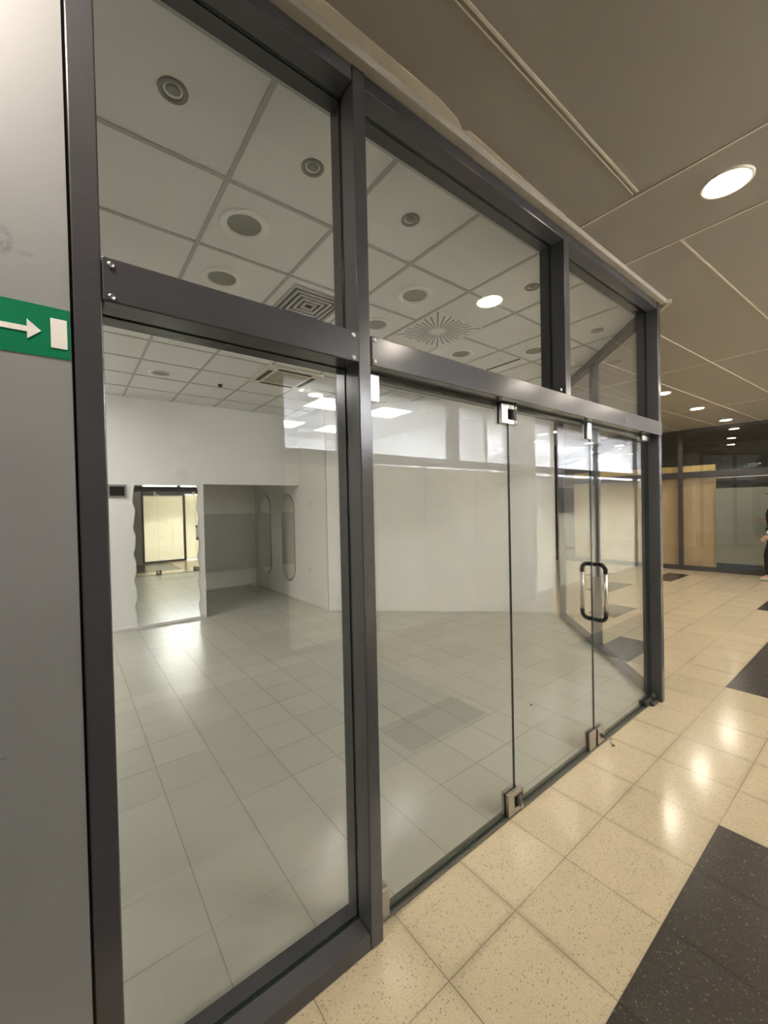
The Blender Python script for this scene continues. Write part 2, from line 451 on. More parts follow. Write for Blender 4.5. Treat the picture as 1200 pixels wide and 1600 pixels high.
# ================================================================== OUR STOREFRONT
sf = thing('storefront_frame', 'dark grey steel shop front frame of tubes and bolted rails holding clear panes', 'shop front frame', (0, 0, 0))
def post(x0, x1, z0, z1):
    bm = new_bm(); bx(bm, x0, x1, YF, YF+DEP, z0, z1, bev=.0035)
    return obj('post', bm, 'steel', sf)
post(XL0, XL1, 0, ZTOP); post(XM0, XM1, 0, ZTOP); post(XC0, XC1, 0, ZTOP)
bm = new_bm(); bx(bm, XU0, XU1, YF+.001, YF+DEP, ZT-.001, ZH+.02, bev=.0035); obj('mullion', bm, 'steel', sf)
def rail(name, x0, x1, z0, z1, yo=0.0, bev=.0035):
    bm = new_bm(); bx(bm, x0, x1, YF+yo, YF+DEP, z0, z1, bev=bev); return obj(name, bm, 'steel', sf)
rail('top_rail', XL1+.001, XM0-.001, ZH, ZTOP-.002, .002)
rail('top_rail', XM1+.001, XC0-.001, ZH, ZTOP-.002, .002)
tl = rail('transom_rail', XL1+.001, XM0-.001, ZB, ZT, -.006)
tr = rail('transom_rail', XM1+.001, XC1-.004, ZB, ZT, -.006)
rail('sill_rail', XL1+.001, XM0-.001, .001, .062, .002)
def screw(parent, x, z):
    bm = new_bm()
    prof = [(0, .0), (.0075, .0), (.0088, .0008), (.0082, .003), (.005, .0045), (.003, .0047), (.0028, .0025), (0, .0025)]
    lathe(bm, prof, 18)
    bmesh.ops.rotate(bm, verts=bm.verts, matrix=Matrix.Rotation(PI/2, 3, 'X'))
    bmesh.ops.translate(bm, verts=bm.verts, vec=(x, YF-.0055, z))
    return obj('screw', bm, 'chrome', parent, label='small steel domed screw')
for x in (XL1+.020, XM0-.026): screw(tl, x, 2.297); screw(tl, x, 2.381)
for x in (XM1+.016,): screw(tr, x, 2.302); screw(tr, x, 2.384)
screw(sf, XU0+.004+.0, 2.43).location = (-.02, .03, 0)
# black gaskets and inner glazing stops around each fixed opening
OPEN = [(XL1, XM0, .062, ZB), (XL1, XM0, ZT, ZH), (XM1, XU0, ZT, ZH), (XU1, XC0, ZT, ZH)]
LAB = ['tall clear pane under the left transom rail', 'upper left clear pane', 'upper middle clear pane over the glass doors', 'small upper right clear pane at the corner']
def stop_set(x0, x1, z0, z1):
    for nm, mt, y0, y1, ins in (('gasket', 'rubber', YF+DEP+.0003, YG+.0088, -.006), ('glazing_stop', 'steel', YG+.0092, YG+.070, 0.0)):
        bm = new_bm(); W = .026
        a0, a1, c0, c1 = x0+ins*-1*-1, x1-ins, z0+ins, z1-ins
        bx(bm, a0-W, a0, y0, y1, c0-W, c1+W); bx(bm, a1, a1+W, y0, y1, c0-W, c1+W)
        bx(bm, a0, a1, y0, y1, c0-W, c0); bx(bm, a0, a1, y0, y1, c1, c1+W)
        obj(nm, bm, mt, sf)
for (x0, x1, z0, z1), lb in zip(OPEN, LAB):
    stop_set(x0, x1, z0, z1)
    pane('window_pane', sf, x0-.004, x1+.004, YG-.0042, YG+.0042, z0-.004, z1+.004, label=lb)
# corner and end backing tubes behind posts (the inner half of the tubes)
for x0, x1, z0, z1 in ((XL0, XL1-.026, 0, ZTOP), (XM0+.026, XM1-.026, 0, ZTOP)):
    pass

# frameless glass doors and side panel under the transom
GY0, GY1 = 1.358, 1.368
def plate(parent, name, x0, x1, z0, z1, mat='chrome_dull', t=.014, bev=.003):
    bm = new_bm()
    bx(bm, x0, x1, GY0-t, GY0-.0003, z0, z1, bev=bev); bx(bm, x0, x1, GY1+.0003, GY1+t, z0, z1, bev=bev)
    return obj(name, bm, mat, parent)
ZD0, ZD1 = .020, 2.272
XA, XB, XD = 1.948, 2.900, 3.955
gp = thing('glass_side_panel', 'fixed frameless clear glass panel next to the middle steel post', 'glass panel', ((XM1+XA)/2, 1.363, 0))
ox = gp.location.x
def sub(bm_fn): pass
def pane_at(parent, x0, x1, z0, z1):
    bm = new_bm(); fs = bx(bm, x0-parent.location.x, x1-parent.location.x, GY0-1.363, GY1-1.363, z0, z1)
    for f in fs:
        f.normal_update(); f.material_index = 0 if abs(f.normal.y) > .9 else 1
    return obj('pane', bm, ['glass', 'glass_edge'], parent)
def plates_at(parent, name, x0, x1, z0, z1, mat='chrome_dull', t=.014, label=None):
    bm = new_bm(); X = parent.location.x
    for y0, y1 in ((GY0-t, GY0-.0003), (GY1+.0003, GY1+t)):
        bx(bm, x0-X, x1-X, y0-1.363, y1-1.363, z0, z1, bev=.003)
    return obj(name, bm, mat, parent, label=label)
pane_at(gp, XM1+.004, XA-.003, ZD0-.008, ZD1)
plates_at(gp, 'clamp', XM1+.002, XM1+.085, 2.165, 2.277, 'chrome')
plates_at(gp, 'clamp', XM1+.002, XM1+.080, .006, .130)

def glass_hinge(parent, xs, z0, z1, mat):
    """glass-to-glass patch hinge: C-shaped plate, second plate, barrel"""
    X = parent.location.x; h = z1-z0; t = .02
    bm = new_bm()
    for y0, y1 in ((GY0-t, GY0-.0003), (GY1+.0003, GY1+t)):
        bx(bm, xs-.085-X, xs-.030-X, y0-1.363, y1-1.363, z0, z1, bev=.003)
        bx(bm, xs-.030-X, xs+.030-X, y0-1.363, y1-1.363, z0, z0+h*.24, bev=.003)
        bx(bm, xs-.030-X, xs+.030-X, y0-1.363, y1-1.363, z1-h*.24, z1, bev=.003)
    o = obj('hinge', bm, mat, parent, label='square patch hinge joining two glass sheets')
    bm = new_bm(); yc = GY0-.013-1.363
    tube(bm, [(xs+.012-X, yc, z0+h*.25), (xs+.012-X, yc, z1-h*.25)], .0165, 18)
    bx(bm, xs+.012-X, xs+.052-X, yc-.006, GY0-1.3635, z0+h*.26, z1-h*.26, bev=.002)
    obj('barrel', bm, 'steel_dark', o)
    bm = new_bm()
    for a, b in ((z0, z0+h*.22), (z1-h*.22, z1)):
        tube(bm, [(xs+.040-X, yc, a), (xs+.040-X, yc, b)], .013, 14)
    obj('pin', bm, mat, o)
    return o
d1 = thing('glass_door', 'frameless glass door leaf hung by square patch hinges beside the fixed glass panel', 'glass door', ((XA+XB)/2, 1.363, 0))
pane_at(d1, XA+.003, XB-.003, ZD0, ZD1)
glass_hinge(d1, XA, 2.170, 2.278, 'chrome'); glass_hinge(d1, XA, .012, .135, 'chrome_dull')
plates_at(d1, 'top_bolt', XB-.060, XB-.004, 2.168, 2.280, 'chrome')
plates_at(d1, 'bottom_patch', XB-.095, XB-.006, .010, .135)
d2 = thing('glass_door', 'frameless glass door leaf with looped black and chrome handle by the corner post', 'glass door', ((XB+XD)/2, 1.363, 0))
pane_at(d2, XB+.003, XD-.012, ZD0, ZD1)
plates_at(d2, 'top_pivot', XD-.165, XD-.004, 2.236, 2.278, 'chrome')
bm = new_bm(); X = d2.location.x
bx(bm, XD-.19-X, XD-.006-X, -.030, -.0054, .006, .050, bev=.005); bx(bm, XD-.19-X, XD-.006-X, .0054, .030, .006, .050, bev=.005)
bx(bm, XD-.12-X, XD-.02-X, -.060, -.012, .0012, .030, bev=.006)
tube(bm, [(XD-.045-X, -.030, .03), (XD-.045-X, -.030, .085)], .014, 14)
obj('floor_pivot', bm, 'steel_dark', d2, label='dark floor pivot at the corner post')
lk = plates_at(d2, 'lock_patch', XB+.018, XB+.120, .014, .125, 'chrome_dull', .018)
bm = new_bm(); tube(bm, [(XB+.075-X, GY0-1.363-.018, .062), (XB+.075-X, GY0-1.363-.036, .062)], .012, 16)
obj('cylinder', bm, 'steel_dark', lk)
# looped pull handle: outside and inside halves
hd = None
HX = XB+.030
for sgn, nm in ((-1, 'outer'), (1, 'inner')):
    yg = -.0055 if sgn < 0 else .0055
    yo = sgn*.082; zt, zb = 1.292, .900; r = .040; R = .0148
    def arc(zc, sz):
        return [(HX-X, yo-sgn*r+sgn*r*math.sin(a), zc+sz*(r*math.cos(a)-r)) for a in [k*PI/2/8 for k in range(9)]]
    bm = new_bm()
    tube(bm, [(HX-X, yg, zt)] + arc(zt, 1) + [(HX-X, yo, zt-.062)], R, 18)
    top = obj('pull_handle', bm, 'black', d2, label='black curved handle end')
    bm = new_bm()
    tube(bm, [(HX-X, yg, zb)] + [(p[0], p[1], p[2]) for p in arc(zb, -1)] + [(HX-X, yo, zb+.062)], R, 18)
    obj('grip_end', bm, 'black', top)
    bm = new_bm(); tube(bm, [(HX-X, yo, zt-.060), (HX-X, yo, zb+.060)], .0125, 18)
    obj('grip_bar', bm, 'chrome', top, label='chrome grip bar')
# keys hanging from the lock
ky = thing('key_bunch', 'small keys dangling from the floor lock of the corner glass door', 'keys', (XB+.075, GY0-.036, .062))
bm = new_bm()
tube(bm, [(0, .004, 0), (0, -.024, 0)], .0030, 8); bx(bm, -.011, .011, -.046, -.024, -.0022+0.0, .0022, bev=.001)
obj('key_blade', bm, 'chrome_dull', ky)
bm = new_bm()
tube(bm, [(.013*math.sin(a), -.040-.0*a, -.014+.014*math.cos(a)) for a in [2*PI*k/16 for k in range(17)]], .0014, 6, caps=False)
obj('key_ring', bm, 'chrome_dull', ky)
bm = new_bm()
tube(bm, [(0, -.041, -.028), (.012, -.046, -.044)], .0032, 8)
bmesh.ops.create_uvsphere(bm, u_segments=12, v_segments=8, radius=.0085, matrix=Matrix.Translation((.022, -.050, -.0500)) @ Matrix.Diagonal((1.4, 1, .5, 1)))
obj('key_fob', bm, 'steel_dark', ky)
# threshold
bm = new_bm()
bx(bm, XM1, XC0-.03, 1.338, 1.352, 0.0012, .010, bev=.002); bx(bm, XM1, XC0-.03, 1.352, 1.384, .0012, .006); bx(bm, XM1, XC0-.03, 1.384, 1.399, .0012, .010, bev=.002)
tag(obj('threshold_strip', bm, 'threshold'), 'thin dark metal strip on the floor under the glass doors', 'threshold')
# inner strip under the transom where the doors meet it
bm = new_bm(); bx(bm, XM1+.002, XC0-.004, GY1+.004, GY1+.050, 2.262, 2.340); obj('glazing_stop', bm, 'steel', sf)

# ------------------------------------------------------------------ angled side of the shop front (45 degrees)
sw = thing('side_storefront_frame', 'grey steel framed glass side wall running at an angle behind the corner post', 'shop front frame', (4.045, 1.375, 0), PI/4)
SL = 2.66
def sbox(name, mat, *b, bev=.003, **k): return box_obj(name, mat, sw, *b, bev=bev, **k)
for s in (1.235, 2.56):
    sbox('post', 'steel', s-.030, s+.030, -.045, .045, .005, ZS-.01)
sbox('post', 'steel', .02, .075, -.045, .045, .005, ZS-.01)
spans = [(.075, 1.205), (1.265, 2.53)]
for a, b in spans:
    sbox('sill_rail', 'steel', a+.001, b-.001, -.045, .045, .006, .066)
    sbox('top_rail', 'steel', a+.001, b-.001, -.045, .045, ZH-.02, ZS-.011)
    sbox('transom_rail', 'steel', a+.001, b-.001, -.045, .045, ZB, ZT)
    for z0, z1 in ((.066, ZB), (ZT, ZH-.02)):
        bm = new_bm(); fs = bx(bm, a, b, -.004, .004, z0, z1)
        for f in fs:
            f.normal_update(); f.material_index = 0 if abs(f.normal.y) > .9 else 1
        obj('window_pane', bm, ['glass', 'glass_edge'], sw)

# ================================================================== THINGS IN THE SHOP
def yb(z=0): return YB
# wavy mirror leaning flat on the back wall
mx0, mx1, mz0, mz1 = .775, 1.635, .045, 2.125
mi = thing('wavy_mirror', 'tall frameless mirror with wavy side edges on the far white wall', 'mirror', ((mx0+mx1)/2, YB-.004, 0))
cx = (mx0+mx1)/2; poly = []
N = 72
def wav(t, s): return .013*math.sin(2*PI*t*5.2+s) + .004*math.sin(2*PI*t*11+s*2)
L = [(mx0-cx+wav(k/N, .4), mz0+(mz1-mz0)*k/N) for k in range(N+1)]
Rr = [(mx1-cx+wav(k/N, 2.2), mz0+(mz1-mz0)*k/N) for k in range(N+1)]
poly = L + Rr[::-1]
bm = new_bm(); prism(bm, poly, .005, axis='y', base=-.010)
obj('mirror_glass', bm, 'mirror', mi)
bm = new_bm(); gr = [(x*1.016, z) for x, z in poly]; prism(bm, gr, .003, axis='y', base=-.004)
obj('mirror_backing', bm, 'mirror_edge', mi)
# black plate in a grey frame at the left
wp = thing('wall_panel', 'small black control screen in a grey frame on the far white wall', 'control panel', (.575, YB, 2.035))
box_obj('frame', 'grey_plastic', wp, -.115, .115, -.022, -.0005, -.095, .095, bev=.006)
box_obj('screen', 'black', wp, -.092, .088, -.026, -.0215, -.068, .066, bev=.002)
# blank plates
bm = new_bm(); bx(bm, -.075, .075, -.010, -.0005, -.085, .085, bev=.004)
tag(obj('blank_plate', bm, 'white_plastic', None, (1.43, YB, 2.30)), 'pale blank cover plate on the white wall above the wavy mirror', 'cover plate')
# oval mirrors on the side wall
def oval(yc, wd, z0, z1, label):
    t = thing('oval_mirror', label, 'mirror', (3.42, yc, 0), 0, 'tall oval mirrors on the alcove wall')
    def ov(g):
        r = wd/2+g; pts = []
        for k in range(33): a = PI*k/32; pts.append((r*math.cos(a), z1-wd/2+r*math.sin(a)))
        for k in range(33): a = PI+PI*k/32; pts.append((r*math.cos(a), z0+wd/2+r*math.sin(a)))
        return pts
    bm = new_bm(); prism(bm, ov(0), .006, axis='x', base=-.014); obj('mirror_glass', bm, 'mirror', t)
    bm = new_bm(); prism(bm, ov(.012), .007, axis='x', base=-.0075); obj('rim', bm, 'rim_dark', t)
oval(8.58, .50, .34, 2.02, 'tall narrow oval mirror deeper inside the alcove')
oval(7.46, .56, .32, 2.00, 'tall narrow oval mirror nearer the alcove mouth')
def disc_plate(y, z, r, label):
    bm = new_bm(); lathe(bm, [(0, .012), (r*.86, .012), (r, .004), (r, 0)], 28)
    bmesh.ops.rotate(bm, verts=bm.verts, matrix=Matrix.Rotation(-PI/2, 3, 'Y'))
    tag(obj('round_plate', bm, 'white_plastic', None, (3.4195, y, z)), label, 'wall plate')
disc_plate(6.50, 1.78, .055, 'small round white plate on the wall right of the oval mirrors')
bm = new_bm(); bx(bm, -.011, -.0005, -.045, .045, -.045, .045, bev=.004)
so = obj('wall_socket', bm, 'white_plastic', None, (3.42, 6.62, .62)); tag(so, 'white wall socket low on the wall beside the oval mirrors', 'socket')
bm = new_bm(); bx(bm, -.07, .07, -.04, .04, 0, .05, bev=.008); tube(bm, [(.05, -.03, .02), (.02, -.12, .008), (-.10, -.14, .006)], .005, 8)
tag(obj('socket_box', bm, 'white_plastic', None, (3.32, 9.12, .0045)), 'small white socket box lying on the floor in the alcove corner', 'socket box')

bm = new_bm(); bmesh.ops.create_icosphere(bm, subdivisions=2, radius=.011, matrix=Matrix.Translation((0, 0, .006)) @ Matrix.Diagonal((1.3, .9, .5, 1)))
tag(obj('floor_crumb', bm, 'steel_dark', None, (3.087, 1.974, .0045)), 'tiny dark crumb lying on the shop floor behind the glass doors', 'crumb')
# ceiling fixtures of the shop
def spot(x, y, label, proto=[None]):
    if proto[0]: return dup(proto[0], (x, y, ZS), label)
    t = thing('ceiling_spot', label, 'ceiling spotlight', (x, y, ZS), 0, 'small recessed spots in the shop ceiling')
    bm = new_bm(); lathe(bm, [(.056, .0), (.055, -.006), (.047, -.009), (.038, -.006), (.036, -.001), (.036, .03)], 36); obj('ring', bm, 'grey_plastic', t)
    bm = new_bm(); lathe(bm, [(0, -.004), (.018, -.004), (.027, -.002), (.030, .006), (.030, .02)], 28)
    bmesh.ops.rotate(bm, verts=bm.verts, matrix=Matrix.Rotation(math.radians(8), 3, 'X')); obj('eyeball', bm, 'grey_plastic', t)
    proto[0] = t; return t
for x, y, lb in ((.379, 1.805, 'small unlit grey spot in the ceiling tile nearest the left post'),
                 (1.005, 1.805, 'small unlit grey spot in the ceiling close to the middle post'),
                 (1.641, 1.793, 'small unlit grey spot in the ceiling tile just right of the middle post'),
                 (2.909, 1.79, 'small unlit grey spot beside the upper mullion, next to the mirrored lamp glow'),
                 (4.16, 1.86, 'small unlit grey spot in the ceiling near the angled glass wall')):
    spot(x, y, lb)
def downlight(x, y, label, proto=[None]):
    if proto[0]: return dup(proto[0], (x, y, ZS), label)
    t = thing('recessed_downlight', label, 'ceiling downlight', (x, y, ZS), 0, 'unlit round downlights in the shop ceiling')
    bm = new_bm(); lathe(bm, [(.142, .0), (.140, -.008), (.125, -.011), (.103, -.007), (.098, .0), (.092, .004)], 48); obj('ring', bm, 'white_plastic', t)
    bm = new_bm(); lathe(bm, [(.097, .0), (.085, -.001), (.05, -.004), (0, -.005)], 40); obj('lens', bm, 'lens', t)
    proto[0] = t; return t
for x, y, lb in ((.876, 2.412, 'unlit round downlight behind the upper left pane, farther up the picture of the pair'),
                 (.936, 3.062, 'unlit round downlight just above the left transom rail'),
                 (2.249, 2.423, 'unlit round downlight in the ceiling to the left of the radial air outlet'),
                 (2.302, 3.019, 'unlit round downlight partly hidden by the middle post'),
                 (3.523, 3.06, 'unlit round downlight above the door transom, beyond the radial air outlet'),
                 (4.13, 2.527, 'unlit round downlight near the upper mullion'),
                 (4.847, 2.60, 'unlit round downlight low in the upper corner pane'),
                 (.953, 5.591, 'unlit round downlight deep in the shop near the far white wall')):
    downlight(x, y, lb)
# square air diffuser
df = thing('air_diffuser', 'square louvred ceiling air diffuser above the left transom rail', 'air vent', (1.625, 3.045, ZS))
box_obj('frame', 'white_plastic', df, -.30, .30, -.30, .30, -.004, -.0005, bev=.001)
bm = new_bm(); bx(bm, -.235, .235, -.235, .235, -.0062, -.0042); obj('backing', bm, 'dark_grille', df)
for k in range(5):
    bm = new_bm(); a = .235-.045*k; b = a-.022
    for s in (1, -1):
        prism(bm, [(-a, s*a), (a, s*a), (b, s*b), (-b, s*b)], .012, base=-.019)
        prism(bm, [(s*a, -a), (s*a, a), (s*b, b), (s*b, -b)], .012, base=-.019)
    obj('louvre', bm, 'ceil_bar', df)
# radial swirl outlet
rd = thing('swirl_outlet', 'round radial slot air outlet in the ceiling over the glass doors', 'air vent', (2.87, 2.78, ZS))
bm = new_bm(); bx(bm, -.305, .305, -.305, .305, -.009, -.0065); obj('plate', bm, 'ceil_tile', rd)
bm = new_bm()
for k in range(32):
    a = 2*PI*k/32; c, s = math.cos(a), math.sin(a); w = .0085
    r0 = .07 if k % 2 == 0 else .10; r1 = min(.285/max(abs(c), 1e-3), .285/max(abs(s), 1e-3)) * (1 if k % 2 == 0 else .93)
    pts = [(r0, -w*.6), (r1, -w), (r1, w), (r0, w*.6)]
    prism(bm, [(c*r-s*t, s*r+c*t) for r, t in pts], .001, base=-.0101)
obj('slots', bm, 'grey_plastic', rd)
# ceiling cassette air conditioner
ac = thing('air_conditioner', 'square white ceiling cassette air conditioner with dark slots', 'air conditioner', (2.255, 4.89, ZS))
box_obj('panel', 'ac_panel', ac, -.36, .36, -.36, .36, -.030, -.0005, bev=.010)
bm = new_bm()
for s in (1, -1):
    bx(bm, -.22, .22, s*.285-.028, s*.285+.028, -.0335, -.0298, bev=.001); bx(bm, s*.285-.028, s*.285+.028, -.22, .22, -.0335, -.0298, bev=.001)
obj('slot', bm, 'dark_grille', ac)
box_obj('intake_grille', 'ac_grille', ac, -.215, .215, -.215, .215, -.0335, -.0298, bev=.002)
# smoke detector, linear slot
bm = new_bm(); lathe(bm, [(.03, 0), (.03, -.012), (.022, -.03), (0, -.034)], 24)
tag(obj('smoke_detector', bm, 'dark_grille', None, (1.672, 5.675, ZS)), 'tiny dark round detector on the ceiling near the cassette air conditioner', 'detector')
sl = thing('slot_vent', 'thin dark linear slot vent in the ceiling just above the door transom', 'air vent', (4.20, 3.045, ZS))
box_obj('frame', 'white_plastic', sl, -.05, .05, -.30, .30, -.006, -.0005, bev=.001)
box_obj('slot', 'dark_grille', sl, -.022, .022, -.29, .29, -.0075, -.0055)
# lit panels; those over the hidden left of the shop are added fill light
def panel_light(mat, group, x, y, z, label, w=.30):
    t = thing('panel_light', label, 'ceiling light', (x, y, z), 0, group)
    bm = new_bm()
    for s in (1, -1):
        bx(bm, -w, w, s*w-.012, s*w+.012, -.012, -.0006); bx(bm, s*w-.012, s*w+.012, -w+.012, w-.012, -.012, -.0006)
    obj('frame', bm, 'white_plastic', t)
    bm = new_bm(); bx(bm, -w+.012, w-.012, -w+.012, w-.012, -.008, -.0008); obj('diffuser', bm, mat, t)
    return t
for k, (x, y) in enumerate(((-.86, 4.884), (-.86, 6.111))):
    panel_light('panel_fill', 'added unseen lit panels at the left end of the shop', x, y, ZS-.008, 'added square lit ceiling panel, unseen in the left end of the shop')

# ================================================================== EXIT SIGN ON THE GREY WALL
es = thing('exit_sign', 'green emergency exit sign with white arrow and white door mark', 'exit sign', (-.14, YF+.010, 0))
bm = new_bm(); bx(bm, -.19, .158, -.004, -.0003, 2.102, 2.240); obj('backing', bm, 'backing', es)
bm = new_bm(); bx(bm, -.19, .158, -.0062, -.0042, 2.1165, 2.2395); obj('plate', bm, 'green', es)
bm = new_bm(); bx(bm, .120, .152, -.0072, -.0060, 2.141, 2.213); obj('door_mark', bm, 'sign_white', es)
bm = new_bm()
prism(bm, [(-.12, 2.169), (.076, 2.169), (.076, 2.153), (.102, 2.176), (.076, 2.200), (.076, 2.182), (-.12, 2.182)], .0012, axis='y', base=-.0074)
obj('arrow', bm, 'sign_white', es)

# ================================================================== CORRIDOR LAMPS
def lamp(x, y, label, proto=[None]):
    z = ZC
    if proto[0]: return dup(proto[0], (x, y, z), label)
    t = thing('corridor_downlight', label, 'ceiling downlight', (x, y, z), 0, 'lit round corridor downlights')
    bm = new_bm(); lathe(bm, [(.118, -.0005), (.117, -.008), (.106, -.010), (.098, -.006), (.096, -.0012)], 40); obj('ring', bm, 'ring', t)
    bm = new_bm(); lathe(bm, [(.096, -.0035), (0, -.0035)], 40); obj('lens', bm, 'lamp', t)
    proto[0] = t; return t
for x, y, lb in ((2.869, .595, 'bright round downlight in the perforated ceiling, largest and nearest'),
                 (7.6, 2.40, 'bright round downlight partly hidden by the corner post'),
                 (9.42, 2.42, 'bright round corridor downlight, left of the two over the far shop'),
                 (11.36, 2.41, 'bright round corridor downlight closest to the far shop front')):
    lamp(x, y, lb)
M['lamp_wall'] = emit('warm_wall_lamp_glow', (1.0, .91, .79), 500)
lw = lamp(-.45, .97, 'bright round corridor downlight right above the grey wall by the exit sign')
for ch in list(lw.children):
    if ch.name.startswith('lens'):
        me = ch.data.copy(); me.materials.clear(); me.materials.append(M['lamp_wall']); ch.data = me
for x, y in ((2.76, -.75), (5.2, -.75), (6.3, -.7), (7.2, .57), (8.9, .57), (7.73, -.75), (10.2, .2), (7.4, 5.2), (9.4, 5.2), (11.3, 5.2)):  # out-of-view lamps; several are added to brighten the right-hand floor
    lamp(x, y, 'unseen round corridor downlight beyond the edge of the picture')

# ================================================================== OPPOSITE SHOP (seen in the panes as reflection)
op = thing('opposite_storefront', 'white filmed shop front across the corridor seen mirrored in the panes', 'shop front frame', (0, YO, 0))
def obox(name, mat, *b, bev=.003, **k): return box_obj(name, mat, op, *b, bev=bev, **k)
OX1 = 14.0
for x0, x1, z0, z1 in ((1.935, 2.0, .0, 3.40), (3.20, 3.27, .0, 2.31), (4.72, 4.94, 2.44, 3.40), (7.78, 7.90, 0, 3.40), (9.6, 9.68, 0, 3.40), (11.8, 11.9, 0, 3.4), (13.93, 14.0, 0, 3.4)):
    obox('post', 'steel', x0, x1, -.09, 0, z0, z1)
obox('transom_rail', 'steel', 2.001, OX1, -.088, -.002, 2.312, 2.44)
obox('top_rail', 'steel', 2.001, OX1, -.088, -.002, 3.36, 3.45)
obox('sill_rail', 'steel', 2.001, 3.199, -.088, -.002, .002, .062)
obox('inner_frame', 'steel', 2.001, 3.199, -.088, -.002, 2.26, 2.311)
def opane(x0, x1, z0, z1, label=None):
    bm = new_bm(); fs = bx(bm, x0, x1, -.050, -.042, z0, z1)
    for f in fs:
        f.normal_update(); f.material_index = 0 if abs(f.normal.y) > .9 else 1
    return obj('window_pane', bm, ['glass_opp', 'glass_edge'], op)
for x0, x1 in ((2.0, 4.72), (4.94, 7.78), (7.90, 9.6), (9.68, 11.8), (11.9, 13.93)): opane(x0, x1, 2.44, 3.36)
for x0, x1 in ((2.0, 3.2), (3.27, 4.19), (4.20, 5.36), (5.37, 7.78), (7.90, 9.6), (9.68, 11.8), (11.9, 13.93)): opane(x0, x1, .062 if x0 < 3 else .01, 2.312)
for x0, x1, z1 in ((2.003, 3.197, 2.258), (3.273, 4.188, 2.292), (4.202, 5.358, 2.292), (5.372, 6.86, 2.292), (6.862, 7.777, 2.105), (7.903, 9.597, 2.105), (9.683, 11.797, 2.105), (11.903, 13.927, 2.105)):
    bm = new_bm(); bx(bm, x0, x1, -.0545, -.0510, .064 if x0 < 3 else .012, z1); obj('window_film', bm, 'film_store' if x0 > 6.8 else 'film', op, label='cream film stuck inside the glass')
for x in (4.19, 5.05):
    bm = new_bm(); bx(bm, x-.04, x+.04, -.062, -.030, 2.215, 2.311, bev=.003); obj('clamp', bm, 'chrome_dull', op)
for x in (5.36, 7.66):
    bm = new_bm()
    tube(bm, [(x, -.04, 1.285), (x, .01, 1.285), (x, .035, 1.275), (x, .045, 1.25), (x, .045, .94), (x, .035, .915), (x, .01, .905), (x, -.04, .905)], .013, 12)
    obj('pull_handle', bm, 'chrome_dull', op)
bm = new_bm(); lathe(bm, [(.29, 0), (.29, ZC)], 48)
tag(obj('column', bm, 'bright_white', None, (6.59, YO-.03, 0), kind='structure'), 'round pale column in the opposite shop front seen mirrored in the doors', 'column')
bm = new_bm(); bx(bm, 7.09, 7.44, -.0415, -.0395, 1.65, 1.92); tag(obj('poster', bm, 'paper_grey', None, (0, YO, 0)), 'small pale grey sheet on the opposite film, mirrored in the left glass door', 'poster')
bm = new_bm(); bx(bm, 7.95, 8.62, -.0415, -.0395, 1.52, 2.03); tag(obj('poster', bm, 'paper_dark', None, (0, YO, 0)), 'larger dark grey sheet on the opposite film, mirrored near the end of the angled glass', 'poster')
# its room
ZO = 3.28
for nm, x0, x1, y0 in (('room', 1.0, 5.69, -5.38), ('store', 5.78, 14.2, -6.6)):
    for part, b in (('floor_', (x0, x1, y0, YO-.10, -.02, .002)), ('ceiling_', (x0, x1, y0, YO-.10, ZO, ZO+.05)), ('wall_back_', (x0, x1, y0-.04, y0, 0, ZO)),
                    ('wall_left_', (x0-.04, x0, y0, YO-.11, 0, ZO)), ('wall_right_', (x1, x1+.04, y0, YO-.11, 0, ZO))):
        bm = new_bm(); bx(bm, *b); obj(part+nm, bm, 'ceil_opp' if part == 'ceiling_' else 'bright_white', kind='structure')
bm = new_bm()
for k in range(6): bx(bm, 1.0, 5.69, -1.90-.613*k, -1.888-.613*k, ZO-.004, ZO-.0005)
for k in range(7): bx(bm, 1.6+.62*k-.006, 1.6+.62*k+.006, -5.38, YO-.11, ZO-.0045, ZO-.0003)
obj('trim_6', bm, 'ceil_bar', kind='structure')
ol = thing('opposite_downlight', 'lit round downlight mirrored above the square panels in the tall left pane', 'ceiling downlight', (2.72, -2.20, ZO))
bm = new_bm(); lathe(bm, [(.112, -.0005), (.110, -.008), (.098, -.006), (.096, -.0012)], 40); obj('ring', bm, 'white_plastic', ol)
bm = new_bm(); lathe(bm, [(.096, -.0035), (0, -.0035)], 40); obj('lens', bm, 'lamp', ol)
for x in (3.13, 4.18):
    for y in (-2.50, -4.15):
        panel_light('panel', 'lit square panels across the corridor', x, y, ZO-.006, 'square lit ceiling panel inside the shop across the corridor')
def olamp(x, y, proto=[None]):
    lb = 'small white downlight in the store across the corridor, mirrored as a bright dot'
    if proto[0]: return dup(proto[0], (x, y, ZO), lb)
    t = thing('store_downlight', lb, 'ceiling downlight', (x, y, ZO), 0, 'white downlights in the store across the corridor')
    bm = new_bm(); lathe(bm, [(.13, -.0005), (.128, -.008), (.112, -.006), (.11, -.0012)], 32); obj('ring', bm, 'white_plastic', t)
    bm = new_bm(); lathe(bm, [(.11, -.0035), (0, -.0035)], 32); obj('lens', bm, 'lamp_opp', t)
    proto[0] = t; return t
for x, y in ((8.06, -4.23), (9.80, -4.32), (8.50, -2.30), (9.40, -2.95), (10.9, -2.40), (12.2, -2.2), (12.9, -3.2), (11.6, -3.5), (7.0, -5.6)): olamp(x, y)

